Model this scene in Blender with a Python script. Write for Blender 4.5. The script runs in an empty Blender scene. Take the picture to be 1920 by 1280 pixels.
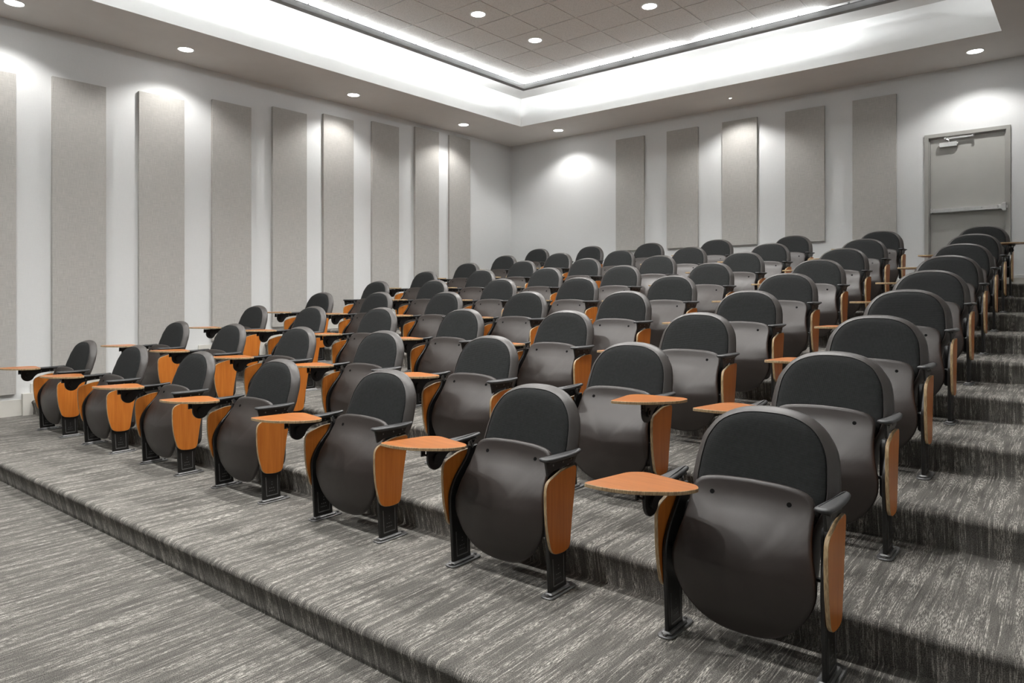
import bpy, bmesh, math, random
from mathutils import Vector, Matrix
random.seed(7)
S = bpy.context.scene
C = S.collection
PI = math.pi

# ------------------------------------------------------------------ camera
YAW = -0.702                       # looking towards the back left corner
cam_d = bpy.data.cameras.new('camera')
cam = bpy.data.objects.new('camera', cam_d)
C.objects.link(cam)
cam.location = (0, 0, 0)
cam.rotation_euler = (PI/2, 0, -YAW)
cam_d.sensor_width = 36.0
cam_d.lens = 1312.7 / 1920 * 36.0
cam_d.shift_x = (960 - 943.2) / 1920
cam_d.shift_y = -(640 - 554.2) / 1920
cam_d.clip_start = 0.05
S.camera = cam

# ------------------------------------------------------------------ world, exposure
W = bpy.data.worlds.new('world'); S.world = W
W.use_nodes = True
W.node_tree.nodes['Background'].inputs[0].default_value = (0.8, 0.85, 0.9, 1)
W.node_tree.nodes['Background'].inputs[1].default_value = 0.05
S.view_settings.view_transform = 'Standard'
S.view_settings.look = 'None'
S.view_settings.gamma = 1.0
S.view_settings.exposure = 0.50
S.view_settings.use_curve_mapping = False

# light levels (watts) of the lamps the room has
E_SOFFIT = 74.0
E_TILE = 290.0
E_COVE_OUT = 11.0       # per metre of cove channel, towards the fascia
E_COVE_IN = 8.5         # per metre, up over the tile edge
LAMP_COL = (1.0, 0.985, 0.96)
COVE_COL = (0.95, 0.985, 1.0)

# ------------------------------------------------------------------ dimensions (camera height = 0)
XL, YB, XR, YF = -9.67, 11.70, 1.70, -3.0
Z1, RISE, PITCH = -1.41, 0.1736, 1.0047    # first seating tier, riser, row pitch
TH = 0.0246                                # rows are turned a hair against the room
X0, Y0, SP, SH = -1.0545, 2.7336, 1.1932, -0.0075
ZS, ZG, ZT = 3.225, 3.753, 3.673           # soffit, cove ceiling, tile ceiling
RX0, RX1, RY0, RY1 = -8.37, -0.87, -1.5, 10.43
TX0, TX1, TY0, TY1 = -7.53, -1.71, -0.66, 9.467

# ------------------------------------------------------------------ materials
def nt(name):
    m = bpy.data.materials.new(name); m.use_nodes = True
    t = m.node_tree
    return m, t, t.nodes['Principled BSDF']
def N(t, ty, **kw):
    n = t.nodes.new(ty)
    for k, v in kw.items():
        if k in n.inputs: n.inputs[k].default_value = v
        else: setattr(n, k, v)
    return n
def L(t, a, b): t.links.new(a, b)
def mapping(t, src, scale, rot=(0, 0, 0)):
    m = N(t, 'ShaderNodeMapping'); m.inputs['Scale'].default_value = scale
    m.inputs['Rotation'].default_value = rot
    L(t, src, m.inputs['Vector']); return m.outputs[0]
def noise(t, vec, scale, detail=2.0, rough=0.5):
    n = N(t, 'ShaderNodeTexNoise'); n.inputs['Scale'].default_value = scale
    n.inputs['Detail'].default_value = detail; n.inputs['Roughness'].default_value = rough
    L(t, vec, n.inputs['Vector']); return n.outputs['Fac']
def ramp(t, fac, stops):
    r = N(t, 'ShaderNodeValToRGB'); e = r.color_ramp.elements
    while len(e) < len(stops): e.new(0.5)
    for i, (p, c) in enumerate(stops):
        e[i].position = p; e[i].color = (c[0], c[1], c[2], 1) if hasattr(c, '__len__') else (c, c, c, 1)
    L(t, fac, r.inputs[0]); return r.outputs[0]
def mathn(t, op, a, b=None, clamp=False):
    n = N(t, 'ShaderNodeMath', operation=op); n.use_clamp = clamp
    for i, v in enumerate((a, b)):
        if v is None: continue
        if isinstance(v, (int, float)): n.inputs[i].default_value = v
        else: L(t, v, n.inputs[i])
    return n.outputs[0]
def mix(t, fac, a, b, blend='MIX'):
    n = N(t, 'ShaderNodeMix', data_type='RGBA', blend_type=blend)
    for s, v in ((n.inputs[0], fac), (n.inputs[6], a), (n.inputs[7], b)):
        if isinstance(v, (int, float)): s.default_value = v
        elif isinstance(v, tuple): s.default_value = (v[0], v[1], v[2], 1)
        else: L(t, v, s)
    return n.outputs[2]
def bump(t, b, h, strength, dist):
    n = N(t, 'ShaderNodeBump'); n.inputs['Strength'].default_value = strength
    n.inputs['Distance'].default_value = dist
    L(t, h, n.inputs['Height']); L(t, n.outputs[0], b.inputs['Normal'])

def plain(name, col, rough=0.6, spec=0.5, metal=0.0, nscale=None, namt=0.08, bstr=0.0, bdist=0.001):
    m, t, b = nt(name)
    b.inputs['Roughness'].default_value = rough
    b.inputs['Specular IOR Level'].default_value = spec
    b.inputs['Metallic'].default_value = metal
    tc = N(t, 'ShaderNodeTexCoord')
    f = noise(t, tc.outputs['Object'], nscale or 8.0, 4.0, 0.6)
    lo = tuple(c * (1 - namt) for c in col); hi = tuple(min(1, c * (1 + namt)) for c in col)
    L(t, ramp(t, f, [(0.3, lo), (0.7, hi)]), b.inputs['Base Color'])
    if bstr: bump(t, b, f, bstr, bdist)
    return m

def carpet_mat():
    m, t, b = nt('carpet_grey_streaked')
    b.inputs['Roughness'].default_value = 0.95
    b.inputs['Specular IOR Level'].default_value = 0.12
    uv = N(t, 'ShaderNodeUVMap').outputs[0]
    # long thin light streaks running with the pile (v), broken by tufts
    tuft = noise(t, mapping(t, uv, (300, 210, 1)), 1.0, 1.0, 0.5)
    fleck = ramp(t, noise(t, mapping(t, uv, (270, 27, 1)), 1.0, 2.0, 0.6), [(0.46, 0.0), (0.60, 1.0)])
    area = ramp(t, noise(t, mapping(t, uv, (24, 2.0, 1)), 1.0, 2.0, 0.6), [(0.46, 0.04), (0.62, 1.0)])
    big = ramp(t, noise(t, mapping(t, uv, (2.6, 0.9, 1)), 1.0, 1.0, 0.5), [(0.3, 0.55), (0.7, 1.0)])
    line = ramp(t, noise(t, mapping(t, uv, (130, 3.0, 1)), 1.0, 1.0, 0.5), [(0.58, 0.0), (0.68, 1.0)])
    dark = ramp(t, noise(t, mapping(t, uv, (70, 3.5, 1)), 1.0, 2.0, 0.5), [(0.32, 0.72), (0.50, 1.0)])
    fl = mathn(t, 'MULTIPLY', mathn(t, 'MULTIPLY', fleck, area), big)
    li = mathn(t, 'MULTIPLY', line, mathn(t, 'ADD', mathn(t, 'MULTIPLY', fleck, 0.6), 0.25))
    st = mathn(t, 'MAXIMUM', fl, li)
    col = mix(t, st, (0.132, 0.126, 0.115), (0.60, 0.57, 0.515))
    col = mix(t, 1.0, col, dark, 'MULTIPLY')
    grain = ramp(t, tuft, [(0.32, 0.50), (0.62, 1.36)])
    L(t, mix(t, 1.0, col, grain, 'MULTIPLY'), b.inputs['Base Color'])
    bump(t, b, mathn(t, 'ADD', tuft, mathn(t, 'MULTIPLY', fleck, 0.4)), 0.6, 0.005)
    return m

def wallcover_mat(name, col, amt, kind):
    m, t, b = nt(name)
    b.inputs['Roughness'].default_value = 0.85
    b.inputs['Specular IOR Level'].default_value = 0.25
    tc = N(t, 'ShaderNodeTexCoord').outputs['Object']
    g = N(t, 'ShaderNodeNewGeometry'); sx = N(t, 'ShaderNodeSeparateXYZ'); L(t, tc, sx.inputs[0])
    h = mathn(t, 'ADD', sx.outputs[0], sx.outputs[1])
    cv = N(t, 'ShaderNodeCombineXYZ'); L(t, h, cv.inputs[0]); L(t, sx.outputs[2], cv.inputs[1])
    p = cv.outputs[0]
    v = noise(t, mapping(t, p, (190, 9, 1)), 1.0, 2.0, 0.6)
    w = noise(t, mapping(t, p, (9, 170, 1)), 1.0, 2.0, 0.6)
    f = noise(t, mapping(t, p, (260, 260, 1)), 1.0, 1.0, 0.5)
    big = noise(t, p, 1.4, 2.0, 0.5)
    wv = (0.42, 0.38, 0.2) if kind == 'linen' else (0.2, 0.2, 0.6)
    s = mathn(t, 'ADD', mathn(t, 'MULTIPLY', v, wv[0]), mathn(t, 'MULTIPLY', w, wv[1]))
    s = mathn(t, 'ADD', s, mathn(t, 'MULTIPLY', f, wv[2]))
    s = mathn(t, 'ADD', s, mathn(t, 'MULTIPLY', mathn(t, 'SUBTRACT', big, 0.5), 0.08))
    lo = tuple(c * (1 - amt) for c in col); hi = tuple(min(1, c * (1 + amt)) for c in col)
    L(t, ramp(t, s, [(0.36, lo), (0.64, hi)]), b.inputs['Base Color'])
    bump(t, b, s, 0.25 if kind == 'linen' else 0.15, 0.002)
    return m

def wood_mat(name, c1, c2, axis='z', rough=0.38):
    m, t, b = nt(name)
    b.inputs['Roughness'].default_value = rough
    b.inputs['Specular IOR Level'].default_value = 0.3
    tc = N(t, 'ShaderNodeTexCoord').outputs['Object']
    oi = N(t, 'ShaderNodeObjectInfo')
    va = N(t, 'ShaderNodeVectorMath', operation='ADD'); L(t, tc, va.inputs[0])
    sc = N(t, 'ShaderNodeVectorMath', operation='SCALE'); L(t, oi.outputs['Location'], sc.inputs[0])
    sc.inputs['Scale'].default_value = 3.1; L(t, sc.outputs[0], va.inputs[1])
    sca = (60, 60, 3.0) if axis == 'z' else (3.5, 55, 55)
    f = noise(t, mapping(t, va.outputs[0], sca), 1.0, 4.0, 0.65)
    fl = noise(t, mapping(t, va.outputs[0], (12, 12, 1.2) if axis == 'z' else (1.2, 12, 12)), 1.0, 2.0, 0.5)
    s = mathn(t, 'ADD', mathn(t, 'MULTIPLY', f, 0.65), mathn(t, 'MULTIPLY', fl, 0.35))
    L(t, ramp(t, s, [(0.32, c1), (0.66, c2)]), b.inputs['Base Color'])
    bump(t, b, f, 0.06, 0.001)
    return m

def ply_mat():
    m, t, b = nt('plywood_edge_tan')
    b.inputs['Roughness'].default_value = 0.5
    tc = N(t, 'ShaderNodeTexCoord').outputs['Object']
    f = noise(t, mapping(t, tc, (420, 40, 40)), 1.0, 2.0, 0.5)
    L(t, ramp(t, f, [(0.35, (0.26, 0.17, 0.085)), (0.65, (0.50, 0.37, 0.21))]), b.inputs['Base Color'])
    return m

def mesh_fabric_mat():
    m, t, b = nt('charcoal_mesh_fabric')
    b.inputs['Roughness'].default_value = 0.8
    b.inputs['Specular IOR Level'].default_value = 0.15
    tc = N(t, 'ShaderNodeTexCoord').outputs['Object']
    sx = N(t, 'ShaderNodeSeparateXYZ'); L(t, tc, sx.inputs[0])
    def wave(k1, k3):
        a = mathn(t, 'ADD', mathn(t, 'MULTIPLY', sx.outputs[0], k1), mathn(t, 'MULTIPLY', sx.outputs[2], k3))
        return mathn(t, 'SINE', a)
    w = mathn(t, 'MULTIPLY', wave(900, 620), wave(-900, 620))
    g = noise(t, tc, 60.0, 3.0, 0.6)
    h = mathn(t, 'ADD', mathn(t, 'MULTIPLY', w, 0.5), 0.5)
    c = ramp(t, h, [(0.2, (0.005, 0.0054, 0.0054)), (0.85, (0.036, 0.038, 0.038))])
    L(t, mix(t, 1.0, c, ramp(t, g, [(0.3, 0.85), (0.7, 1.15)]), 'MULTIPLY'), b.inputs['Base Color'])
    bump(t, b, h, 0.35, 0.0015)
    return m

def tile_mat():
    m, t, b = nt('acoustic_tile_speckled')
    b.inputs['Roughness'].default_value = 0.95
    b.inputs['Specular IOR Level'].default_value = 0.1
    tc = N(t, 'ShaderNodeTexCoord').outputs['Object']
    f = noise(t, tc, 90.0, 3.0, 0.8)
    L(t, ramp(t, f, [(0.34, (0.55, 0.54, 0.52)), (0.55, (0.74, 0.73, 0.71))]), b.inputs['Base Color'])
    bump(t, b, f, 0.4, 0.002)
    return m

def emit_mat(name, col, st):
    m, t, b = nt(name)
    b.inputs['Base Color'].default_value = (0.9, 0.9, 0.9, 1)
    b.inputs['Emission Color'].default_value = (*col, 1)
    b.inputs['Emission Strength'].default_value = st
    return m

M = {}
M['carpet'] = carpet_mat()
M['wall'] = wallcover_mat('wallcovering_pale_grey', (0.69, 0.70, 0.70), 0.05, 'fine')
M['panel'] = wallcover_mat('acoustic_fabric_linen_grey', (0.42, 0.408, 0.385), 0.16, 'linen')
M['paint'] = plain('ceiling_paint_white', (0.72, 0.72, 0.71), 0.8, 0.2, nscale=3, namt=0.02)
M['soffit'] = plain('soffit_paint_warm_grey', (0.66, 0.635, 0.61), 0.8, 0.2, nscale=2, namt=0.03)
M['front_dark'] = plain('unseen_wall_darkened_grey', (0.10, 0.10, 0.10), 0.8, 0.2)  # unseen wall behind the camera, made dark to cut light bounced onto risers
M['tile'] = tile_mat()
M['dark'] = plain('dark_trim_grey', (0.045, 0.045, 0.045), 0.6, 0.3)
M['tee'] = plain('ceiling_grid_white_metal', (0.80, 0.79, 0.77), 0.5, 0.4)
M['channel'] = plain('cove_channel_grey', (0.20, 0.20, 0.20), 0.5, 0.4)
M['base'] = plain('baseboard_cream', (0.60, 0.585, 0.54), 0.5, 0.4, nscale=5, namt=0.04)
M['door'] = plain('door_paint_grey', (0.39, 0.387, 0.362), 0.45, 0.4, nscale=3, namt=0.04)
M['frame'] = plain('door_frame_grey', (0.34, 0.335, 0.312), 0.45, 0.4, nscale=3, namt=0.04)
M['steel'] = plain('brushed_aluminium', (0.62, 0.62, 0.61), 0.32, 0.5, 0.9, nscale=30)
M['plastic'] = plain('seat_shell_dark_brown_plastic', (0.031, 0.0245, 0.0215), 0.42, 0.5, nscale=6, namt=0.10, bstr=0.04)
M['shell'] = plain('back_shell_dark_grey_plastic', (0.047, 0.042, 0.039), 0.45, 0.5, nscale=7, namt=0.08, bstr=0.04)
M['arm'] = plain('armrest_charcoal_rubber', (0.030, 0.030, 0.031), 0.45, 0.5, nscale=20)
M['metal'] = plain('black_powder_coat', (0.011, 0.0105, 0.010), 0.36, 0.5, nscale=40, namt=0.1)
M['plate'] = plain('foot_plate_dark_steel', (0.17, 0.17, 0.17), 0.40, 0.5, 0.4, nscale=30, namt=0.2)
M['bolt'] = plain('bolt_steel', (0.30, 0.30, 0.30), 0.35, 0.5, 0.9)
M['hole'] = plain('black_recess', (0.004, 0.004, 0.004), 0.8, 0.1)
M['fabric'] = mesh_fabric_mat()
M['woodv'] = wood_mat('side_panel_cherry_laminate', (0.39, 0.110, 0.014), (0.54, 0.180, 0.030), 'z')
M['woodt'] = wood_mat('tablet_cherry_laminate', (0.29, 0.082, 0.009), (0.40, 0.130, 0.020), 'x', 0.32)
M['ply'] = ply_mat()
M['lens'] = emit_mat('downlight_lens_glow', LAMP_COL, 14.0)
M['white'] = plain('white_trim', (0.75, 0.75, 0.73), 0.4, 0.4)
M['cord'] = plain('white_cord', (0.7, 0.7, 0.68), 0.5, 0.4)

# ------------------------------------------------------------------ mesh helpers
def mesh_obj(name, bm, mats, parent=None, smooth=True, angle=35):
    me = bpy.data.meshes.new(name)
    bm.normal_update(); bm.to_mesh(me); bm.free()
    for m in (mats if isinstance(mats, (list, tuple)) else [mats]): me.materials.append(m)
    if smooth:
        me.polygons.foreach_set('use_smooth', [True] * len(me.polygons))
        try: me.set_sharp_from_angle(angle=math.radians(angle))
        except Exception: pass
    o = bpy.data.objects.new(name, me); C.objects.link(o)
    if parent: o.parent = parent
    return o
def box(bm, x0, x1, y0, y1, z0, z1, mi=0):
    v = [bm.verts.new(p) for p in ((x0,y0,z0),(x1,y0,z0),(x1,y1,z0),(x0,y1,z0),(x0,y0,z1),(x1,y0,z1),(x1,y1,z1),(x0,y1,z1))]
    for f in ((0,3,2,1),(4,5,6,7),(0,1,5,4),(1,2,6,5),(2,3,7,6),(3,0,4,7)):
        bm.faces.new([v[i] for i in f]).material_index = mi
    return v
def bevel(bm, w, seg=2, ang=30):
    es = [e for e in bm.edges if len(e.link_faces) == 2 and e.calc_face_angle(0) > math.radians(ang)]
    bmesh.ops.bevel(bm, geom=es, offset=w, segments=seg, profile=0.5, affect='EDGES', clamp_overlap=True)
def cyl(bm, p0, p1, r, n=12, r2=None, mi=0):
    p0, p1 = Vector(p0), Vector(p1); d = (p1 - p0)
    q = d.to_track_quat('Z', 'Y'); r2 = r if r2 is None else r2
    a = [bm.verts.new(p0 + q @ Vector((r*math.cos(2*PI*i/n), r*math.sin(2*PI*i/n), 0))) for i in range(n)]
    b = [bm.verts.new(p1 + q @ Vector((r2*math.cos(2*PI*i/n), r2*math.sin(2*PI*i/n), 0))) for i in range(n)]
    for i in range(n):
        j = (i+1) % n; bm.faces.new((a[i], a[j], b[j], b[i])).material_index = mi
    bm.faces.new(a[::-1]).material_index = mi; bm.faces.new(b).material_index = mi
def round_poly(pts, rad, seg=4):
    """round the corners of a closed 2D polygon; rad number or list"""
    out = []; n = len(pts)
    for i in range(n):
        p0, p, p1 = Vector(pts[i-1]), Vector(pts[i]), Vector(pts[(i+1) % n])
        r = rad[i] if isinstance(rad, (list, tuple)) else rad
        a, b = (p0-p), (p1-p); la, lb = a.length, b.length
        if r <= 0 or la < 1e-6 or lb < 1e-6: out.append(tuple(p)); continue
        a.normalize(); b.normalize()
        d = min(r, la*0.49, lb*0.49)
        for k in range(seg+1):
            t = k/seg
            q = (p+a*d)*(1-t)**2 + p*2*t*(1-t) + (p+b*d)*t**2
            out.append(tuple(q))
    return out
def catmull(pts, sub=4, closed=False):
    out = []; n = len(pts)
    rng = range(n) if closed else range(n-1)
    for i in rng:
        g = lambda k: Vector(pts[k % n] if closed else pts[max(0, min(n-1, k))])
        p0, p1, p2, p3 = g(i-1), g(i), g(i+1), g(i+2)
        for k in range(sub):
            t = k/sub
            out.append(tuple(0.5*((2*p1)+(-p0+p2)*t+(2*p0-5*p1+4*p2-p3)*t*t+(-p0+3*p1-3*p2+p3)*t**3)))
    if not closed: out.append(tuple(pts[-1]))
    return out
def prism(bm, poly, to3, t0, t1, mi_face=0, mi_side=0, bev=0.0):
    """extrude polygon poly between offsets t0,t1; to3(a,b,t)->xyz; faces get an inset bevel"""
    def ring(ins, t):
        n = len(poly); o = []
        for i in range(n):
            if ins:
                p0, p, p1 = Vector(poly[i-1]), Vector(poly[i]), Vector(poly[(i+1) % n])
                e0, e1 = (p-p0), (p1-p)
                e0 = e0.normalized() if e0.length > 1e-9 else e1.normalized()
                e1 = e1.normalized() if e1.length > 1e-9 else e0
                nn = Vector((-(e0.y+e1.y), (e0.x+e1.x)))
                nn = nn.normalized() if nn.length > 1e-9 else Vector((0, 0))
                p = p + nn*ins*SGN
            else: p = Vector(poly[i])
            o.append(bm.verts.new(to3(p.x, p.y, t)))
        return o
    area = sum(poly[i-1][0]*poly[i][1]-poly[i][0]*poly[i-1][1] for i in range(len(poly)))
    SGN = 1 if area > 0 else -1
    if bev: rs = [ring(bev, t0), ring(0, t0+(bev if t1 > t0 else -bev)), ring(0, t1-(bev if t1 > t0 else -bev)), ring(bev, t1)]
    else: rs = [ring(0, t0), ring(0, t1)]
    n = len(poly)
    for a, b in zip(rs[:-1], rs[1:]):
        for i in range(n):
            j = (i+1) % n; f = bm.faces.new((a[i], a[j], b[j], b[i])); f.material_index = mi_side
    f = bm.faces.new(rs[0][::-1]); f.material_index = mi_face
    f = bm.faces.new(rs[-1]); f.material_index = mi_face
def fixn(bm): bmesh.ops.recalc_face_normals(bm, faces=bm.faces[:])
def empty(name, loc, rz=0.0):
    o = bpy.data.objects.new(name, None); C.objects.link(o)
    o.location = loc; o.rotation_euler = (0, 0, rz); o.empty_display_size = 0.1
    return o
def tag(o, label=None, cat=None, group=None, kind=None):
    if label: o['label'] = label
    if cat: o['category'] = cat
    if group: o['group'] = group
    if kind: o['kind'] = kind
    return o
def interp(tab, x):
    if x <= tab[0][0]: return tab[0][1]
    for (a, u), (b, v) in zip(tab[:-1], tab[1:]):
        if x <= b:
            t = (x-a)/(b-a); t2 = t*t*(3-2*t)*0.35 + t*0.65
            return u+(v-u)*t2
    return tab[-1][1]

# ------------------------------------------------------------------ floor: one carpeted stepped shell
def build_floor():
    # profile in row frame (y relative to the first row's feet, z)
    prof = [(-7.0, Z1-RISE)]
    rise_b = [-0.787] + [0.235 + 0.0 + PITCH*r + (0.03 if r else 0.0) for r in range(9)]
    for k, yb in enumerate(rise_b):
        zb = Z1 - RISE + RISE*k; zt = zb + RISE; yt = yb - 0.035
        prof.append((yb-0.004, zb)); prof.append((yb, zb+0.004))
        r = 0.030
        prof.append((yt+0.006, zt-r-0.01))
        for a in range(0, 6):
            an = PI - a/5*(PI/2)
            prof.append((yt+r+r*math.cos(an)-0.0, zt-r+r*math.sin(an)))
    prof.append((11.2, prof[-1][1]))
    bm = bmesh.new(); uvl = bm.loops.layers.uv.new('UVMap')
    s = 0.0; arc = [0.0]
    for a, b in zip(prof[:-1], prof[1:]):
        s += math.hypot(b[0]-a[0], b[1]-a[1]); arc.append(s)
    xs = [-9.6 + i*0.5 for i in range(29)]      # local x across the room
    def w(x, y, z):
        return (X0 + x*math.cos(TH) - y*math.sin(TH), Y0 + x*math.sin(TH) + y*math.cos(TH), z)
    grid = [[bm.verts.new(w(x, y, z)) for (y, z) in prof] for x in xs]
    for i in range(len(xs)-1):
        for j in range(len(prof)-1):
            f = bm.faces.new((grid[i][j], grid[i+1][j], grid[i+1][j+1], grid[i][j+1]))
            for l, (uu, vv) in zip(f.loops, ((xs[i], arc[j]), (xs[i+1], arc[j]), (xs[i+1], arc[j+1]), (xs[i], arc[j+1]))):
                l[uvl].uv = (uu, vv)
    # trim to the room
    for co, no in (((XL-0.02, 0, 0), (-1, 0, 0)), ((XR+0.02, 0, 0), (1, 0, 0)), ((0, YB+0.02, 0), (0, 1, 0)), ((0, YF-0.02, 0), (0, -1, 0))):
        bmesh.ops.bisect_plane(bm, geom=bm.verts[:]+bm.edges[:]+bm.faces[:], plane_co=co, plane_no=no, clear_outer=True)
    o = mesh_obj('floor', bm, M['carpet'], angle=60)
    return tag(o, 'grey streaked carpet wrapping the stepped seating tiers', kind='structure')
build_floor()

# ------------------------------------------------------------------ walls
def wall(name, x0, x1, y0, y1, z0=Z1-0.6, z1=4.0, label=None, mat='wall'):
    bm = bmesh.new(); box(bm, x0, x1, y0, y1, z0, z1)
    return tag(mesh_obj(name, bm, M[mat], smooth=False), label, kind='structure')
T = 0.15
wall('wall_left', XL-T, XL, YF-T, YB+T, label='pale grey wallcovered side wall behind the tall fabric panels')
DX0, DX1, DTOP, Z10 = -1.886, -0.875, 2.318, Z1+9*RISE
bm = bmesh.new()          # back wall with the door opening
box(bm, XL, DX0, YB, YB+T, Z1-0.6, 4.0); box(bm, DX1, XR, YB, YB+T, Z1-0.6, 4.0)
box(bm, DX0, DX1, YB, YB+T, DTOP, 4.0); box(bm, DX0, DX1, YB, YB+T, Z1-0.6, Z10)
tag(mesh_obj('wall_back', bm, M['wall'], smooth=False), 'pale grey back wall with the door at its right end', kind='structure')
wall('wall_right', XR, XR+T, YF-T, YB+T)
wall('wall_front', XL, XR, YF-T, YF, mat='front_dark')
bm = bmesh.new(); box(bm, XL+0.0, XL+0.006, YB-0.006, YB, Z1, ZS)
tag(mesh_obj('trim_1', bm, M['white'], smooth=False), 'thin pale bead down the room corner', kind='structure')

# baseboards
def tier_y(r, x):      # world y of the foot of the riser behind row r at world x
    base = (0.235 + PITCH*r + (0.03 if r else 0.0)) if r >= 0 else -0.787
    return Y0 + (x - X0)*math.tan(TH) + base
bm = bmesh.new()
ys = [YF] + [tier_y(r, XL) for r in range(-1, 9)] + [YB]
for k in range(len(ys)-1):
    z = Z1 - RISE + RISE*k
    ye = ys[k+1] - 0.02
    h = 0.19 if k < 10 else 0.09
    if k == 10: ye = YB
    box(bm, XL-0.001, XL+0.018, ys[k]-0.03, ye, z-0.02, z+h)
    if k < 10: box(bm, XL-0.001, XL+0.055, ye-0.10, ye+0.005, z-0.02, z+0.255)
bevel(bm, 0.003, 1)
tag(mesh_obj('baseboard_left', bm, M['base'], smooth=False), 'cream baseboard stepping up along the side wall', kind='structure')
bm = bmesh.new()
box(bm, XL, DX0, YB-0.018, YB, Z10-0.02, Z10+0.09); box(bm, DX1, XR, YB-0.018, YB, Z10-0.02, Z10+0.09)
bevel(bm, 0.003, 1)
tag(mesh_obj('baseboard_back', bm, M['base'], smooth=False), 'cream baseboard along the back wall', kind='structure')

# ------------------------------------------------------------------ ceiling: soffit, fascia, cove, tile field
bm = bmesh.new()
def quad(bm, pts, mi=0):
    f = bm.faces.new([bm.verts.new(p) for p in pts]); f.material_index = mi
# soffit ring (solid bodies, under side warm grey)
for (a, b, c, d) in ((XL, RX0, YF, YB), (RX1, XR, YF, YB), (RX0, RX1, RY1, YB), (RX0, RX1, YF, RY0)):
    box(bm, a, b, c, d, ZS, 4.1, 0)
for f in bm.faces:
    c = f.calc_center_median()
    if c.z < ZS+0.01: f.material_index = 1
# cove ceiling ring
for (a, b, c, d) in ((RX0, TX0-0.02, RY0, RY1), (TX1+0.02, RX1, RY0, RY1), (TX0-0.02, TX1+0.02, TY1+0.02, RY1), (TX0-0.02, TX1+0.02, RY0, TY0-0.02)):
    box(bm, a, b, c, d, ZG, 4.1, 0)
tag(mesh_obj('ceiling', bm, [M['paint'], M['soffit']], smooth=False), 'painted soffit ring with a raised white cove', kind='structure')
U = 0.61
gx = [TX0] + [(i-12.588)*U for i in range(1, 30) if TX0 + 0.05 < (i-12.588)*U < TX1 - 0.05] + [TX1]
gy = [TY0] + sorted((15.6-j)*U for j in range(1, 40) if TY0 + 0.05 < (15.6-j)*U < TY1 - 0.05) + [TY1]
bm = bmesh.new()
for xa, xb in zip(gx[:-1], gx[1:]):
    for ya, yb in zip(gy[:-1], gy[1:]):
        g = 0.010
        box(bm, xa+g, xb-g, ya+g, yb-g, ZT, ZT+0.02)
bevel(bm, 0.002, 1)
tag(mesh_obj('ceiling', bm, M['tile'], smooth=False), 'grey acoustic tile field inside the cove', kind='structure')
bm = bmesh.new(); box(bm, TX0-0.019, TX1+0.019, TY0-0.019, TY1+0.019, ZT+0.009, 4.1)
tag(mesh_obj('trim_2', bm, M['tee'], smooth=False), 'white metal grid between the ceiling tiles', kind='structure')

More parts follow.
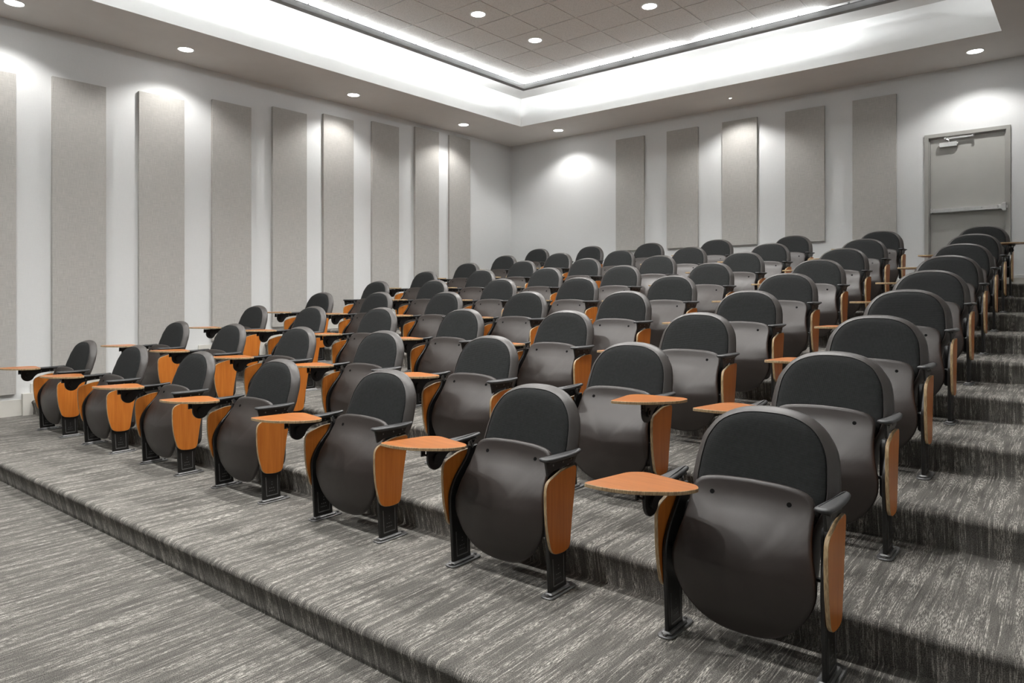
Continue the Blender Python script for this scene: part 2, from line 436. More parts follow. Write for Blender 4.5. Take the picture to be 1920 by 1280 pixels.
# cove light channels: a U trough hung along each edge of the tile field, lamps inside
def strip_light(parent, name, p, length, along, direction, energy):
    ld = bpy.data.lights.new(name, 'AREA'); ld.shape = 'RECTANGLE'
    ld.size = length; ld.size_y = 0.012; ld.energy = energy; ld.color = COVE_COL
    lo = bpy.data.objects.new(name, ld); C.objects.link(lo)
    z = -Vector(direction).normalized(); x = Vector(along).normalized(); y = z.cross(x).normalized(); x = y.cross(z)
    lo.matrix_world = Matrix.Translation(p) @ Matrix((x, y, z)).transposed().to_4x4()
    lo.parent = parent
    return lo
def cove(side, label):
    # out = unit vector pointing from the tile field to the fascia
    if side == 'left':  p0, p1, out = (TX0, TY0), (TX0, TY1), (-1, 0)
    if side == 'right': p0, p1, out = (TX1, TY0), (TX1, TY1), (1, 0)
    if side == 'back':  p0, p1, out = (TX0, TY1), (TX1, TY1), (0, 1)
    if side == 'front': p0, p1, out = (TX0, TY0), (TX1, TY0), (0, -1)
    ext = 0.09
    al = Vector((p1[0]-p0[0], p1[1]-p0[1])); ln = al.length; al.normalize()
    root = empty('cove_light', (p0[0], p0[1], ZT))
    tag(root, label, 'light', 'cove light troughs around the tile ceiling')
    def P(s, o, z): return (al.x*s + out[0]*o, al.y*s + out[1]*o, z-ZT)
    def bar(bm, o0, o1, z0, z1):
        vs = []
        for s, mi in ((0, -1), (ln, 1)):
            for o, z in ((o0, z0), (o1, z0), (o1, z1), (o0, z1)):
                vs.append(bm.verts.new(P(s + mi*o*0.98, o, z)))
        for f in ((0,1,2,3), (7,6,5,4), (0,4,5,1), (1,5,6,2), (2,6,7,3), (3,7,4,0)): bm.faces.new([vs[i] for i in f])
    bm = bmesh.new()
    bar(bm, 0.000, 0.004, 3.575, 3.640); bar(bm, 0.000, 0.094, 3.571, 3.576); bar(bm, 0.090, 0.094, 3.575, 3.612)
    fixn(bm)
    ch = mesh_obj('channel', bm, M['channel'], root, smooth=False)
    bm = bmesh.new(); bar(bm, -0.001, 0.005, 3.638, 3.647); fixn(bm)
    ed = mesh_obj('channel_edge', bm, M['dark'], root, smooth=False); ed['label'] = 'dark edge strip along the top of the trough'
    bm = bmesh.new()       # brackets tying the trough to the tile edge
    s = 0.3
    while s < ln:
        a = [P(s-0.012, 0.004, 3.60), P(s+0.012, 0.004, 3.60), P(s+0.012, 0.004, ZT+0.0), P(s-0.012, 0.004, ZT+0.0)]
        b = [P(s-0.012, 0.008, 3.60), P(s+0.012, 0.008, 3.60), P(s+0.012, 0.008, ZT+0.0), P(s-0.012, 0.008, ZT+0.0)]
        va = [bm.verts.new(q) for q in a]; vb = [bm.verts.new(q) for q in b]
        bm.faces.new(va); bm.faces.new(vb[::-1])
        for i in range(4): bm.faces.new((va[i], va[(i+1)%4], vb[(i+1)%4], vb[i]))
        s += 0.61
    fixn(bm); mesh_obj('bracket', bm, M['channel'], root, smooth=False)
    # lamps
    seg = [(-0.04, ln+0.04)]
    if side == 'back': seg = [(-0.04, 3.0), (3.12, 4.9)]
    for a, b in seg:
        n = max(1, round((b-a)/1.2)); q = (b-a)/n
        for k in range(n):
            m = a + q*(k+0.5)
            strip_light(root, 'cove_lamp', Vector(P(m, 0.048, 3.622)), q*0.94, (al.x, al.y, 0), (out[0], out[1], 0.50), E_COVE_OUT*q)
            strip_light(root, 'cove_lamp', Vector(P(m, 0.040, 3.651)), q*0.94, (al.x, al.y, 0), (-out[0]*1.0, -out[1]*1.0, 0.55), E_COVE_IN*q)
    return root
cove('left', 'long cove light trough at the tile edge nearest the side wall with the nine panels')
cove('back', 'cove light trough at the tile edge nearest the back wall with the door')
cove('right', 'cove light trough on the right-hand edge of the tile ceiling, outside the frame')
cove('front', 'cove light trough on the near edge of the tile ceiling, outside the frame')

# ------------------------------------------------------------------ downlights
def downlight(x, y, z, energy, label, group, spot=128, pin=False):
    root = empty('recessed_downlight', (x, y, z))
    tag(root, label, 'ceiling light', group)
    bm = bmesh.new(); n = 32
    k = 0.30 if pin else 1.0
    prof = [(0.108, 0.0), (0.108, -0.004), (0.103, -0.006), (0.092, -0.004), (0.090, -0.001)]
    rings = [[bm.verts.new((k*r*math.cos(2*PI*i/n), k*r*math.sin(2*PI*i/n), h)) for i in range(n)] for r, h in prof]
    for a, b in zip(rings[:-1], rings[1:]):
        for i in range(n): bm.faces.new((a[i], a[(i+1)%n], b[(i+1)%n], b[i]))
    fixn(bm); mesh_obj('trim_ring', bm, M['soffit'] if pin else M['white'], root)
    bm = bmesh.new()
    q = 0.018 if pin else 0.090
    vs = [bm.verts.new((q*math.cos(2*PI*i/n), q*math.sin(2*PI*i/n), -0.0015)) for i in range(n)]
    bm.faces.new(vs[::-1])
    mesh_obj('lens', bm, M['lens'], root)
    ld = bpy.data.lights.new('downlight_lamp', 'SPOT'); ld.energy = energy; ld.color = LAMP_COL
    ld.spot_size = math.radians(spot); ld.spot_blend = 0.5; ld.shadow_soft_size = 0.06
    lo = bpy.data.objects.new('downlight_lamp', ld); C.objects.link(lo); lo.parent = root; lo.location = (0, 0, -0.012)
    return root
SG = 'downlights in the soffit ring'; TG = 'downlights in the tile ceiling'
for y, lb in ((2.415, 'round downlight cut by the top left corner of the picture, in the soffit'),
              (4.321, 'round soffit downlight, second from the left in the picture'),
              (7.038, 'round soffit downlight above the middle of the side wall panels'),
              (9.606, 'round soffit downlight near the corner, above the last side wall panels')):
    downlight(-9.10, y, ZS, E_SOFFIT, lb, SG)
downlight(-8.0, 11.13, ZS, E_SOFFIT, 'round soffit downlight just right of the room corner above bare wall', SG)
downlight(-4.55, 11.13, ZS, E_SOFFIT, 'small pinhole soffit downlight above the middle panel of the back wall', SG, pin=True)
downlight(-1.21, 11.08, ZS, E_SOFFIT, 'round soffit downlight above the grey door', SG)
downlight(-9.10, 0.3, ZS, E_SOFFIT, 'round soffit downlight outside the frame on the left', SG)
downlight(-6.152, 6.77, ZT, E_TILE, 'round downlight in the tile ceiling, left one of the three', TG)
downlight(-6.152, 7.99, ZT, E_TILE, 'round downlight in the tile ceiling, lowest of the three in the picture', TG)
downlight(-4.322, 7.99, ZT, E_TILE, 'round downlight in the tile ceiling, right one of the three', TG)
for x in (-6.152, -4.322, -2.492):   # the rest of the grid of lamps, above and behind the camera
    for y in (3.72, 0.67):
        downlight(x, y, ZT, E_TILE, 'round downlight in the tile ceiling outside the frame', 'downlights outside the frame')
downlight(-2.492, 6.77, ZT, E_TILE, 'round downlight in the tile ceiling outside the frame', 'downlights outside the frame')

# ------------------------------------------------------------------ acoustic panels
ORD = ['first', 'second', 'third', 'fourth', 'fifth', 'sixth', 'seventh', 'eighth', 'ninth']
def fabric_panel(x0, x1, y0, y1, z0, z1, label, group, tilt=0.0):
    cx, cy = (x0+x1)/2, (y0+y1)/2
    bm = bmesh.new(); box(bm, x0-cx, x1-cx, y0-cy, y1-cy, 0, z1-z0)
    # finely divided so that the cloth can swell a little
    bevel(bm, 0.006, 3)
    o = mesh_obj('acoustic_panel', bm, M['panel']); o.location = (cx, cy, z0)
    return tag(o, label, 'wall panel', group)
LP = [(1.97, 2.57, 2.590, -1.148, 0), (2.945, 3.545, 2.655, -0.990, 0), (3.95, 4.55, 2.700, -0.820, 0), (4.955, 5.555, 2.805, -0.650, 0),
      (5.915, 6.52, 2.902, -0.478, 0), (6.84, 7.445, 2.975, -0.310, 0), (7.85, 8.46, 3.045, -0.140, 0), (8.86, 9.47, 3.135, 0.030, 0), (9.76, 10.35, 3.140, 0.20, 0)]
for i, (a, b, zt, zb, tl) in enumerate(LP):
    extra = ', cut by picture edge' if i == 0 else ('' if i == 8 else '')
    fabric_panel(XL+0.003, XL+0.05, a, b, zb, zt, 'tall linen grey fabric panel, %s from the left on side wall%s' % (ORD[i], extra), 'fabric panels on the side wall', tl)
BP = [(-7.02, -6.42), (-5.955, -5.355), (-4.91, -4.31), (-3.848, -3.248), (-2.84, -2.245)]
for i, (a, b) in enumerate(BP):
    fabric_panel(a, b, YB-0.05, YB-0.003, 0.86, 2.985, 'tall linen grey fabric panel, %s of five from the corner on the back wall' % ORD[i], 'fabric panels on the back wall')

# ------------------------------------------------------------------ door
door = empty('door_1', ((DX0+DX1)/2, YB, Z10)); tag(door, 'grey painted steel door in a grey frame with a panic bar', kind='structure')
hw, hh = (DX1-DX0)/2, DTOP-Z10
bm = bmesh.new(); fw = 0.05
for a, b, z0, z1 in ((-hw, -hw+fw, 0, hh), (hw-fw, hw, 0, hh), (-hw+fw, hw-fw, hh-fw, hh)):
    box(bm, a, b, -0.022, 0.10, z0, z1)
for a, b, z0, z1 in ((-hw+fw, -hw+fw+0.016, 0, hh-fw), (hw-fw-0.016, hw-fw, 0, hh-fw), (-hw+fw, hw-fw, hh-fw-0.016, hh-fw)):
    box(bm, a, b, 0.012, 0.09, z0, z1)
bevel(bm, 0.003, 2); mesh_obj('door_frame', bm, M['frame'], door, smooth=False)
bm = bmesh.new(); box(bm, -hw+fw+0.018, hw-fw-0.018, 0.030, 0.075, 0.006, hh-fw-0.019); bevel(bm, 0.002, 1)
leaf = mesh_obj('door_leaf', bm, M['door'], door, smooth=False)
leaf['label'] = 'flat grey door leaf'
bm = bmesh.new()          # closer body and its arm
zc = 2.150 - Z10
box(bm, -hw+0.185, -hw+0.395, -0.030, 0.030, zc-0.030, zc+0.030); bevel(bm, 0.006, 2)
for dx in (-hw+0.178, -hw+0.402): cyl(bm, (dx-0.008, 0, zc), (dx+0.008, 0, zc), 0.022, 14)
fixn(bm); closer = mesh_obj('door_closer', bm, M['steel'], door)
bm = bmesh.new()
box(bm, -hw+0.245, -hw+0.60, -0.026, -0.008, zc+0.074, zc+0.094); bevel(bm, 0.002, 1)
cyl(bm, (-hw+0.30, -0.010, zc+0.03), (-hw+0.30, -0.010, zc+0.078), 0.008, 10)
cyl(bm, (-hw+0.30, -0.03, zc+0.055), (-hw+0.255, -0.03, zc+0.085), 0.007, 8)
cyl(bm, (-hw+0.588, -0.035, zc+0.070), (-hw+0.588, -0.035, zc+0.100), 0.015, 12)
cyl(bm, (-hw+0.257, -0.035, zc+0.070), (-hw+0.257, -0.035, zc+0.100), 0.014, 12)
fixn(bm); mesh_obj('closer_arm', bm, M['steel'], closer)
zb = 1.212 - Z10
bar = empty('panic_bar', (0, 0, zb)); bar.parent = door
bm = bmesh.new(); box(bm, -hw+0.095, hw-0.135, -0.050, -0.012, -0.025, 0.025); bevel(bm, 0.008, 3)
box(bm, -hw+0.105, hw-0.14, -0.014, 0.030, -0.032, 0.032); fixn(bm)
mesh_obj('push_rail', bm, M['steel'], bar)
bm = bmesh.new(); box(bm, -hw+0.080, -hw+0.098, -0.055, 0.030, -0.034, 0.034); bevel(bm, 0.005, 2); mesh_obj('end_cap', bm, M['steel'], bar)
bm = bmesh.new()
prism(bm, round_poly([(hw-0.14, -0.026), (hw-0.10, -0.030), (hw-0.085, -0.056), (hw-0.045, -0.056), (hw-0.045, 0.056), (hw-0.085, 0.056), (hw-0.10, 0.030), (hw-0.14, 0.026)], 0.008),
      lambda a, b, t: (a, t, b), -0.062, 0.030, bev=0.004)
box(bm, hw-0.045, hw-0.030, -0.045, 0.01, -0.018, 0.018); fixn(bm)
mesh_obj('latch_head', bm, M['steel'], bar)
bm = bmesh.new(); cyl(bm, (hw-0.32, -0.051, 0.004), (hw-0.32, -0.0495, 0.004), 0.005, 10); mesh_obj('dogging_hole', bm, M['hole'], bar)

# short white cord arching over the baseboard right of the door
pts = catmull([(-0.86, YB-0.035, Z10+0.01), (-0.855, YB-0.03, Z10+0.10), (-0.80, YB-0.025, Z10+0.125), (-0.72, YB-0.025, Z10+0.12), (-0.66, YB-0.03, Z10+0.095), (-0.65, YB-0.035, Z10+0.01)], 5)
bm = bmesh.new()
for a, b in zip(pts[:-1], pts[1:]): cyl(bm, a, b, 0.006, 8)
tag(mesh_obj('power_cord', bm, M['cord']), 'short white cord arching over the baseboard right of the grey door', 'cord')

# ------------------------------------------------------------------ the folding seat
def width_loop(tab, n):
    """closed outline (x, s) from a half width table [(s, w)...], s ascending, ends at w=0"""
    right = catmull([(w, s) for s, w in tab], n)
    left = [(-x, s) for x, s in right[::-1]][1:-1]
    return right + left
def resample(poly, n):
    P = [Vector(p) for p in poly]; P.append(P[0]); d = [0]
    for a, b in zip(P[:-1], P[1:]): d.append(d[-1] + (b-a).length)
    out = []; k = 0
    for i in range(n):
        t = d[-1]*i/n
        while d[k+1] < t: k += 1
        u = (t-d[k])/max(1e-9, d[k+1]-d[k]); out.append(tuple(P[k].lerp(P[k+1], u)))
    return out
def loft(bm, loops, cap0=True, cap1=True, mis=None):
    rings = [[bm.verts.new(p) for p in l] for l in loops]
    n = len(rings[0])
    for q, (a, b) in enumerate(zip(rings[:-1], rings[1:])):
        for i in range(n):
            f = bm.faces.new((a[i], a[(i+1) % n], b[(i+1) % n], b[i]))
            if mis: f.material_index = mis[q]
    if cap0: bm.faces.new(rings[0][::-1])
    if cap1: bm.faces.new(rings[-1])
    return rings
def inset(poly, d):
    """move a convex-ish closed 2D loop inwards by d"""
    n = len(poly); out = []
    area = sum(poly[i-1][0]*poly[i][1]-poly[i][0]*poly[i-1][1] for i in range(n)); sg = 1 if area > 0 else -1
    for i in range(n):
        e = (Vector(poly[(i+1) % n]) - Vector(poly[i-1])).normalized()
        out.append((poly[i][0] - e.y*d*sg, poly[i][1] + e.x*d*sg))
    return out
def scaled(poly, k, c=(0, 0.4)):
    return [(c[0]+(x-c[0])*k, c[1]+(s-c[1])*k) for x, s in poly]

SEAT_W = [(0.096, 0.0), (0.100, 0.070), (0.114, 0.120), (0.145, 0.172), (0.19, 0.219), (0.24, 0.253), (0.30, 0.277), (0.36, 0.280), (0.42, 0.268),
          (0.48, 0.254), (0.54, 0.245), (0.59, 0.244), (0.625, 0.239), (0.648, 0.218), (0.662, 0.178), (0.671, 0.11), (0.675, 0.0)]
SEAT_Y = [(0.096, -0.040), (0.15, -0.058), (0.22, -0.074), (0.30, -0.086), (0.37, -0.086), (0.44, -0.068), (0.50, -0.034), (0.55, 0.000), (0.60, 0.032), (0.64, 0.046), (0.68, 0.054)]
SEAT_B = [(0.096, 0.020), (0.2, 0.034), (0.35, 0.034), (0.45, 0.022), (0.55, 0.012), (0.62, 0.008), (0.68, 0.006)]
def seat_pt(x, s, d=0.0):
    w = 0.28
    y = interp(SEAT_Y, s) - interp(SEAT_B, s)*(1-min(1, (x/w)**2))
    return (x, y + d, s)
def build_seat(root):
    ol = resample(width_loop(SEAT_W, 4), 72); c = (0, 0.36)
    bm = bmesh.new(); loops = []
    for k in (0.06, 0.25, 0.45, 0.62, 0.76, 0.87, 0.95):
        loops.append([seat_pt(*p) for p in scaled(ol, k, c)])
    loops.append([seat_pt(*p, 0.001) for p in inset(ol, 0.004)])
    loops.append([seat_pt(*p, 0.006) for p in ol])
    loops.append([seat_pt(*p, 0.016) for p in ol])
    loops.append([seat_pt(*p, 0.020) for p in inset(ol, 0.006)])
    loops.append([seat_pt(*p, 0.018) for p in inset(ol, 0.016)])
    for k in (0.85, 0.6, 0.3, 0.06): loops.append([seat_pt(*p, 0.020) for p in scaled(ol, k, c)])
    loft(bm, loops); fixn(bm)
    seat = mesh_obj('seat_shell', bm, M['plastic'], root, angle=60)
    # seat cushion, on the far side of the folded shell
    bm = bmesh.new(); lo = []
    oc = scaled(ol, 0.90, (0, 0.38))
    lo.append([seat_pt(*p, 0.021) for p in scaled(oc, 0.98, c)]); lo.append([seat_pt(*p, 0.034) for p in oc])
    lo.append([seat_pt(*p, 0.050) for p in scaled(oc, 0.97, c)])
    for k, d in ((0.85, 0.060), (0.6, 0.064), (0.3, 0.065), (0.05, 0.065)): lo.append([seat_pt(*p, d) for p in scaled(oc, k, c)])
    loft(bm, lo); fixn(bm); mesh_obj('seat_cushion', bm, M['fabric'], root, angle=60)
    for sx in (-1, 1):
        bm = bmesh.new(); p = Vector(seat_pt(sx*0.153, 0.606, 0.0)); q = Vector(seat_pt(sx*0.153, 0.616, 0.0)); r = Vector(seat_pt(sx*0.163, 0.606))
        nrm = (q-p).cross(r-p).normalized(); nrm = nrm if nrm.y < 0 else -nrm
        cyl(bm, p - nrm*0.004, p + nrm*0.0022, 0.0095, 16); fixn(bm)
        mesh_obj('bolt_hole', bm, M['hole'], seat)
    return seat

BACK_W = [(0.175, 0.0), (0.178, 0.10), (0.190, 0.175), (0.22, 0.212), (0.30, 0.226), (0.42, 0.238), (0.50, 0.252), (0.56, 0.282), (0.62, 0.301), (0.68, 0.299), (0.74, 0.291), (0.79, 0.279),
          (0.83, 0.256), (0.865, 0.229), (0.895, 0.192), (0.917, 0.148), (0.930, 0.100), (0.937, 0.052), (0.939, 0.0)]
BACK_Y = [(0.175, 0.100), (0.25, 0.108), (0.40, 0.104), (0.50, 0.108), (0.60, 0.135), (0.68, 0.165), (0.76, 0.192), (0.84, 0.215), (0.94, 0.240)]
PAD_W = [(0.215, 0.0), (0.220, 0.10), (0.240, 0.165), (0.30, 0.190), (0.42, 0.202), (0.50, 0.216), (0.56, 0.243), (0.62, 0.260), (0.68, 0.258), (0.74, 0.252), (0.79, 0.241),
         (0.83, 0.221), (0.865, 0.194), (0.889, 0.160), (0.905, 0.121), (0.914, 0.085), (0.918, 0.045), (0.919, 0.0)]
def back_pt(x, s, d=0.0):
    y = interp(BACK_Y, s)
    dish = 0.016*(x/0.28)**2                    # sides wrap slightly forward
    t = 0.34 if s > 0.5 else 0.1                # recline
    return (x, y - dish + d*math.cos(t), s - d*math.sin(t)*0.0)
def build_back(root):
    ol = resample(width_loop(BACK_W, 4), 88); c = (0, 0.58)
    bm = bmesh.new(); lo = []
    po = resample(width_loop(PAD_W, 4), 88)
    def lerp(f): return [(p[0]+(q[0]-p[0])*f, p[1]+(q[1]-p[1])*f) for p, q in zip(po, ol)]
    for k in (0.1, 0.5, 0.92): lo.append([back_pt(*p, 0.024) for p in scaled(po, k, c)])
    lo.append([back_pt(*p, 0.022) for p in inset(po, 0.003)])
    lo.append([back_pt(*p, 0.004) for p in inset(po, 0.001)])
    lo.append([back_pt(*p, 0.000) for p in lerp(0.06)])
    lo.append([back_pt(*p, 0.002) for p in lerp(0.16)])
    lo.append([back_pt(*p, 0.018) for p in lerp(0.50)])
    lo.append([back_pt(*p, 0.040) for p in lerp(0.86)])
    lo.append([back_pt(*p, 0.056) for p in ol])
    lo.append([back_pt(*p, 0.066) for p in inset(ol, 0.005)])
    lo.append([back_pt(*p, 0.072) for p in inset(ol, 0.018)])
    for k, d in ((0.85, 0.078), (0.6, 0.084), (0.3, 0.086), (0.06, 0.086)): lo.append([back_pt(*p, d) for p in scaled(ol, k, c)])
    loft(bm, lo); fixn(bm)
    sh = mesh_obj('back_shell', bm, M['shell'], root, angle=60)
    sh['label'] = 'dark grey moulded plastic back shell'
    bm = bmesh.new(); lo = []
    pl = inset(po, 0.0015)
    lo.append([back_pt(*p, 0.018) for p in inset(pl, 0.002)])
    lo.append([back_pt(*p, 0.003) for p in pl])
    lo.append([back_pt(*p, -0.004) for p in inset(pl, 0.006)])
    for k, d in ((0.90, -0.011), (0.78, -0.015), (0.6, -0.018), (0.4, -0.019), (0.2, -0.020), (0.05, -0.020)): lo.append([back_pt(*p, d) for p in scaled(pl, k, c)])
    loft(bm, lo); fixn(bm)
    pad = mesh_obj('back_pad', bm, M['fabric'], root, angle=60)
    pad['label'] = 'charcoal mesh fabric pad'

LEG = catmull([(-0.076, 0.0), (-0.082, 0.10), (-0.090, 0.22), (-0.100, 0.32), (-0.098, 0.38), (-0.078, 0.43), (-0.040, 0.48), (0.000, 0.52), (0.040, 0.565), (0.055, 0.605)], 3) + \
      catmull([(0.120, 0.605), (0.125, 0.56), (0.118, 0.48), (0.100, 0.38), (0.078, 0.27), (0.060, 0.16), (0.056, 0.08), (0.066, 0.0)], 3)
WOOD = round_poly([(-0.132, 0.548), (0.000, 0.585), (0.122, 0.590), (0.118, 0.54), (0.085, 0.36), (0.062, 0.200), (0.00, 0.194), (-0.088, 0.205), (-0.124, 0.33), (-0.135, 0.45)],
                  [0.040, 0.03, 0.030, 0.02, 0.05, 0.045, 0.02, 0.045, 0.05, 0.05], 4)
def build_leg(root, sx):
    x0, x1 = 0.297, 0.316
    bm = bmesh.new()
    prism(bm, LEG, lambda a, b, t: (sx*t, a, b), x0, x1, bev=0.004)
    fixn(bm)
    leg = mesh_obj('leg', bm, M['metal'], root, angle=40)
    # embossed frame and marks low on the outer and inner face
    bm = bmesh.new()
    for xs, sg in ((x1, 1), (x0, -1)):
        a, b = (xs, xs+0.0014) if sg > 0 else (xs-0.0014, xs)
        def seg(p, q, w=0.0022):
            p, q = Vector(p), Vector(q); d = (q-p).normalized(); nn = Vector((-d.y, d.x))*w
            prism(bm, [tuple(p+nn), tuple(q+nn), tuple(q-nn), tuple(p-nn)], lambda u, v, t: (sx*t, u, v), a, b)
        seg((-0.050, 0.045), (0.036, 0.045), 0.003); seg((-0.050, 0.045), (-0.058, 0.175)); seg((0.036, 0.045), (0.032, 0.175))
        for (u, v) in ((-0.010, 0.135), (-0.010, 0.118), (-0.026, 0.095), (-0.012, 0.095), (0.002, 0.095), (-0.030, 0.075), (-0.018, 0.075), (-0.006, 0.075), (0.008, 0.075)):
            seg((u-0.003, v), (u+0.003, v), 0.0022)
    fixn(bm); em = mesh_obj('embossing', bm, M['plate'], leg, smooth=False)
    em['label'] = 'raised frame and small raised marks near the foot'
    bm = bmesh.new()
    fp = round_poly([(-0.058, -0.105), (0.058, -0.105), (0.058, 0.125), (-0.058, 0.125)], 0.035)
    prism(bm, [(sx*0.3065+u*0.62, v) for u, v in fp], lambda a, b, t: (a, b, t), 0.0, 0.009, bev=0.003)
    prism(bm, round_poly([(sx*0.3065-0.024, -0.085), (sx*0.3065+0.024, -0.085), (sx*0.3065+0.024, 0.080), (sx*0.3065-0.024, 0.080)], 0.012), lambda a, b, t: (a, b, t), 0.008, 0.022, bev=0.006)
    fixn(bm); fpo = mesh_obj('foot_plate', bm, M['plate'], leg)
    for v in (-0.092, 0.105):
        bm = bmesh.new(); cyl(bm, (sx*0.3065, v, 0.008), (sx*0.3065, v, 0.017), 0.009, 6)
        fixn(bm); mesh_obj('anchor_bolt', bm, M['bolt'], leg, smooth=False)
def build_side(root, sx):
    bm = bmesh.new()
    prism(bm, WOOD, lambda a, b, t: (sx*t, a, b), 0.3175, 0.3335, 0, 1, bev=0.0015)
    fixn(bm); w = mesh_obj('side_panel', bm, [M['woodv'], M['ply']], root, angle=30)
    w['label'] = 'orange cherry laminate side panel with a tan plywood edge'
    # pivot bar, back bracket, arm post
    bm = bmesh.new()
    cyl(bm, (sx*0.20, -0.040, 0.372), (sx*0.300, -0.040, 0.372), 0.0085, 12)
    cyl(bm, (sx*0.288, -0.040, 0.372), (sx*0.2985, -0.040, 0.372), 0.015, 6)
    fixn(bm); mesh_obj('pivot_bar', bm, M['metal'], root, angle=40)
    bm = bmesh.new()
    poly = round_poly([(0.050, 0.25), (0.118, 0.25), (0.126, 0.50), (0.105, 0.535), (0.070, 0.535), (0.052, 0.50)], 0.02)
    prism(bm, poly, lambda a, b, t: (sx*t, a, b), 0.258, 0.292, bev=0.010)
    fixn(bm); mesh_obj('back_bracket', bm, M['arm'], root)
    bm = bmesh.new()
    cyl(bm, (sx*0.306, 0.075, 0.595), (sx*0.306, 0.055, 0.635), 0.012, 10); fixn(bm)
    mesh_obj('arm_post', bm, M['bolt'], root)
def build_arm(root, sx, tablet):
    # bracket web under the pad
    bm = bmesh.new()
    if tablet:
        cy, cz, r = -0.185, 0.582, 0.060
        poly = [(0.125, 0.640), (0.105, 0.612), (0.00, 0.606), (-0.060, 0.600), (-0.095, 0.590)]
        a0, a1 = -0.05*PI, -1.0*PI
        arc = []
        for k in range(13):
            t = math.radians(-20 - 160*k/12); arc.append((cy + r*math.cos(t), cz + r*math.sin(t)))
        poly = poly + [(-0.112, 0.578)] + arc + [(cy-r, 0.640)]
        xa, xb = 0.316, 0.330
    else:
        poly = [(0.125, 0.640), (0.105, 0.604), (0.02, 0.596), (-0.055, 0.590), (-0.104, 0.572), (-0.122, 0.640)]
        xa, xb = 0.311, 0.323
    prism(bm, poly, lambda a, b, t: (sx*t, a, b), xa, xb, bev=0.002)
    # top flange
    prism(bm, round_poly([(-0.110 if not tablet else -0.235, -0.016), (0.125, -0.014), (0.125, 0.014), (-0.110 if not tablet else -0.235, 0.016)], 0.008),
          lambda a, b, t: (sx*(0.318+b), a, t), 0.632, 0.640, bev=0.002)
    fixn(bm); br = mesh_obj('arm_bracket', bm, M['metal'], root, angle=40)
    bm = bmesh.new()
    for (v, z) in ((0.085, 0.622), (0.015, 0.620), (-0.065, 0.618)):
        for x in (xb, xa):
            s_ = 1 if x == xb else -1
            cyl(bm, (sx*(x-0.001*s_), v, z), (sx*(x+0.003*s_), v, z), 0.0048, 8)
    fixn(bm); mesh_obj('bolt', bm, M['bolt'], br, smooth=False)
    # pad: long crescent, narrowing to the rear
    y0 = -0.125 if not tablet else -0.105
    ol = catmull([(0.286, y0), (0.316, y0-0.010), (0.345, y0+0.008), (0.352, -0.02), (0.352, 0.06), (0.348, 0.130), (0.335, 0.160), (0.316, 0.162), (0.305, 0.130), (0.298, 0.05), (0.286, -0.03), (0.280, y0+0.02)], 4, True)
    bm = bmesh.new(); lo = []
    def ring(p, z, curve=0.010): return [(sx*x, y, z + curve*(((y-0.02)/0.14)**2)*(0.6 if y > 0.02 else 0.2)) for x, y in p]
    lo.append(ring(inset(ol, 0.010), 0.638)); lo.append(ring(inset(ol, 0.002), 0.642)); lo.append(ring(ol, 0.648))
    lo.append(ring(inset(ol, 0.003), 0.653)); lo.append(ring(inset(ol, 0.009), 0.656)); lo.append(ring(inset(ol, 0.016), 0.657))
    loft(bm, lo); fixn(bm); mesh_obj('armrest', bm, M['arm'], root, angle=60)
    if tablet:
        bm = bmesh.new()
        for x0, x1, r in ((0.302, 0.318, 0.026), (0.328, 0.344, 0.026), (0.342, 0.350, 0.012)):
            cyl(bm, (sx*x0, -0.185, 0.580), (sx*x1, -0.185, 0.580), r, 18)
        box(bm, min(sx*0.345, sx*0.352), max(sx*0.345, sx*0.352), -0.262, -0.236, 0.596, 0.640)
        cyl(bm, (sx*0.322, -0.252, 0.606), (sx*0.352, -0.252, 0.606), 0.006, 8)
        fixn(bm); mesh_obj('tablet_hinge', bm, M['metal'], root, angle=40)
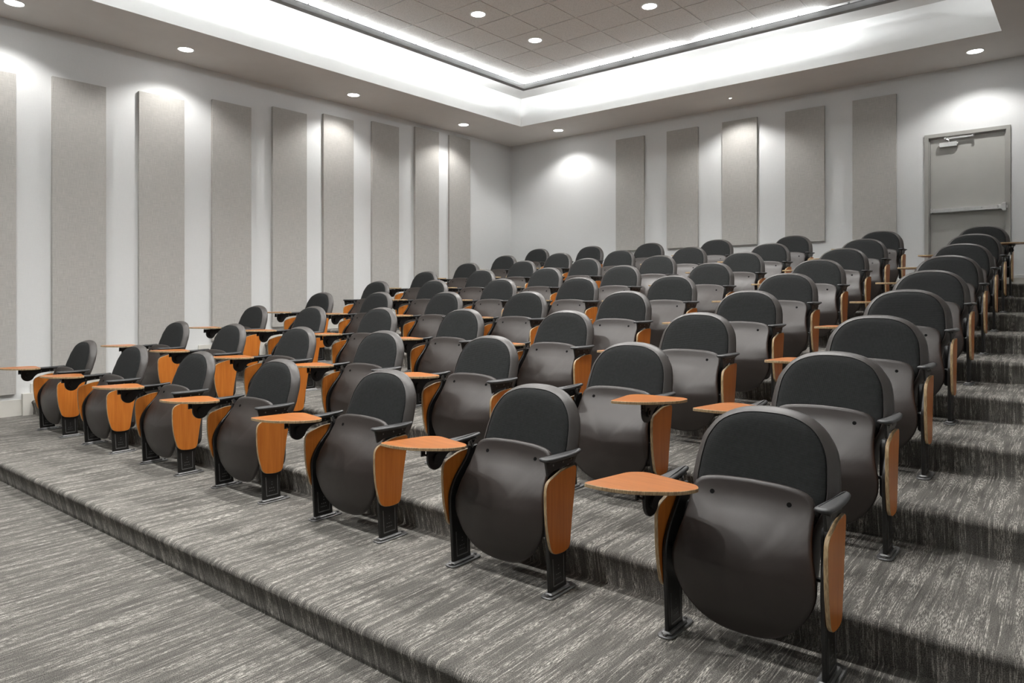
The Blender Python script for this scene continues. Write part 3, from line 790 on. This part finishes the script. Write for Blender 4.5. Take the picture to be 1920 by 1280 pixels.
def build_tablet(root, sx, jit=0.0, name='writing_tablet'):
    hx, hy = -0.335, -0.185
    raw = [(-0.500, -0.405), (-0.462, -0.128), (-0.405, -0.082), (-0.150, -0.125), (-0.118, -0.170), (-0.150, -0.262), (-0.285, -0.372), (-0.400, -0.408)]
    poly = round_poly(raw, [0.022, 0.05, 0.03, 0.03, 0.03, 0.07, 0.10, 0.07], 5)
    poly = [(x-hx, y-hy) for x, y in poly]
    bm = bmesh.new()
    prism(bm, poly, lambda a, b, t: (a, b, t), 0.0, 0.015, 0, 1, bev=0.0015)
    fixn(bm)
    o = mesh_obj(name, bm, [M['woodt'], M['ply']], root, angle=30)
    o.location = (sx*abs(hx), hy, 0.652); o.rotation_euler = (0, 0, jit)
    o['label'] = 'small wedge-shaped orange laminate writing tablet'
    bm = bmesh.new()
    box(bm, -0.035, 0.035, -0.075, 0.045, -0.0045, 0.0); bevel(bm, 0.001, 1)
    cyl(bm, (-0.03, 0.02, -0.010), (0.03, 0.02, -0.010), 0.006, 10)
    for q in ((-0.025, -0.06), (0.025, -0.06), (-0.025, 0.03), (0.025, 0.03)): cyl(bm, (q[0], q[1], -0.008), (q[0], q[1], -0.004), 0.005, 8)
    fixn(bm); mesh_obj('mounting_plate', bm, M['bolt'], o, smooth=False)
    return o
def build_chair(tab):
    """tab: -1 tablet arm on the picture's left, +1 on the right, 0 none raised"""
    root = empty('auditorium_seat', (0, 0, 0))
    build_back(root); build_seat(root)
    for sx in (-1, 1):
        build_leg(root, sx); build_side(root, sx); build_arm(root, sx, tab == sx)
    if tab: build_tablet(root, tab)
    return root
def copy_tree(o, parent=None):
    c = o.copy(); C.objects.link(c)
    if parent: c.parent = parent
    for ch in list(o.children): copy_tree(ch, c)
    return c

protos = {}
ROWN = ['front', 'second', 'third', 'fourth', 'fifth', 'sixth', 'seventh', 'eighth', 'back']
SEATN = ['nearest the right-hand aisle', 'second from the aisle', 'third from the aisle', 'middle seat of the row', 'third from the side wall', 'second from the side wall', 'nearest the side wall']
SPECIAL = {(1, 1): 1, (4, 6): 0, (8, 0): 1}
FRONT_X = [-1.050, -2.258, -3.440, -4.625, -5.795, -6.995, -8.150]
for r in range(9):
    for c in range(7):
        kind = SPECIAL.get((r, c), -1)
        x = X0 - SP*c*math.cos(TH) + SH*r
        y = Y0 - SP*c*math.sin(TH) + PITCH*r
        z = Z1 + RISE*r
        if r == 0: x = FRONT_X[c]
        if kind not in protos:
            o = build_chair(kind); protos[kind] = o
        else: o = copy_tree(protos[kind])
        o.location = (x, y, z); o.rotation_euler = (0, 0, TH + random.uniform(-0.006, 0.006))
        for ch in o.children:
            if ch.name.startswith('writing_tablet'): ch.rotation_euler = (0, 0, random.uniform(-0.09, 0.07) + (0.20 if kind == 1 and r == 1 else 0.0))
        t = {-1: 'with raised tablet', 1: 'with tablet on the picture\'s right', 0: 'without raised tablet'}[kind]
        rown = '%s row' % ROWN[r]
        lab = 'black folding seat %s, %s, %s' % (t, rown, SEATN[c]) if kind == -1 else 'black folding seat %s, %s, %s' % (t, rown, SEATN[c])
        tag(o, lab, 'chair', 'folding seats with wood side panels in tiered rows')
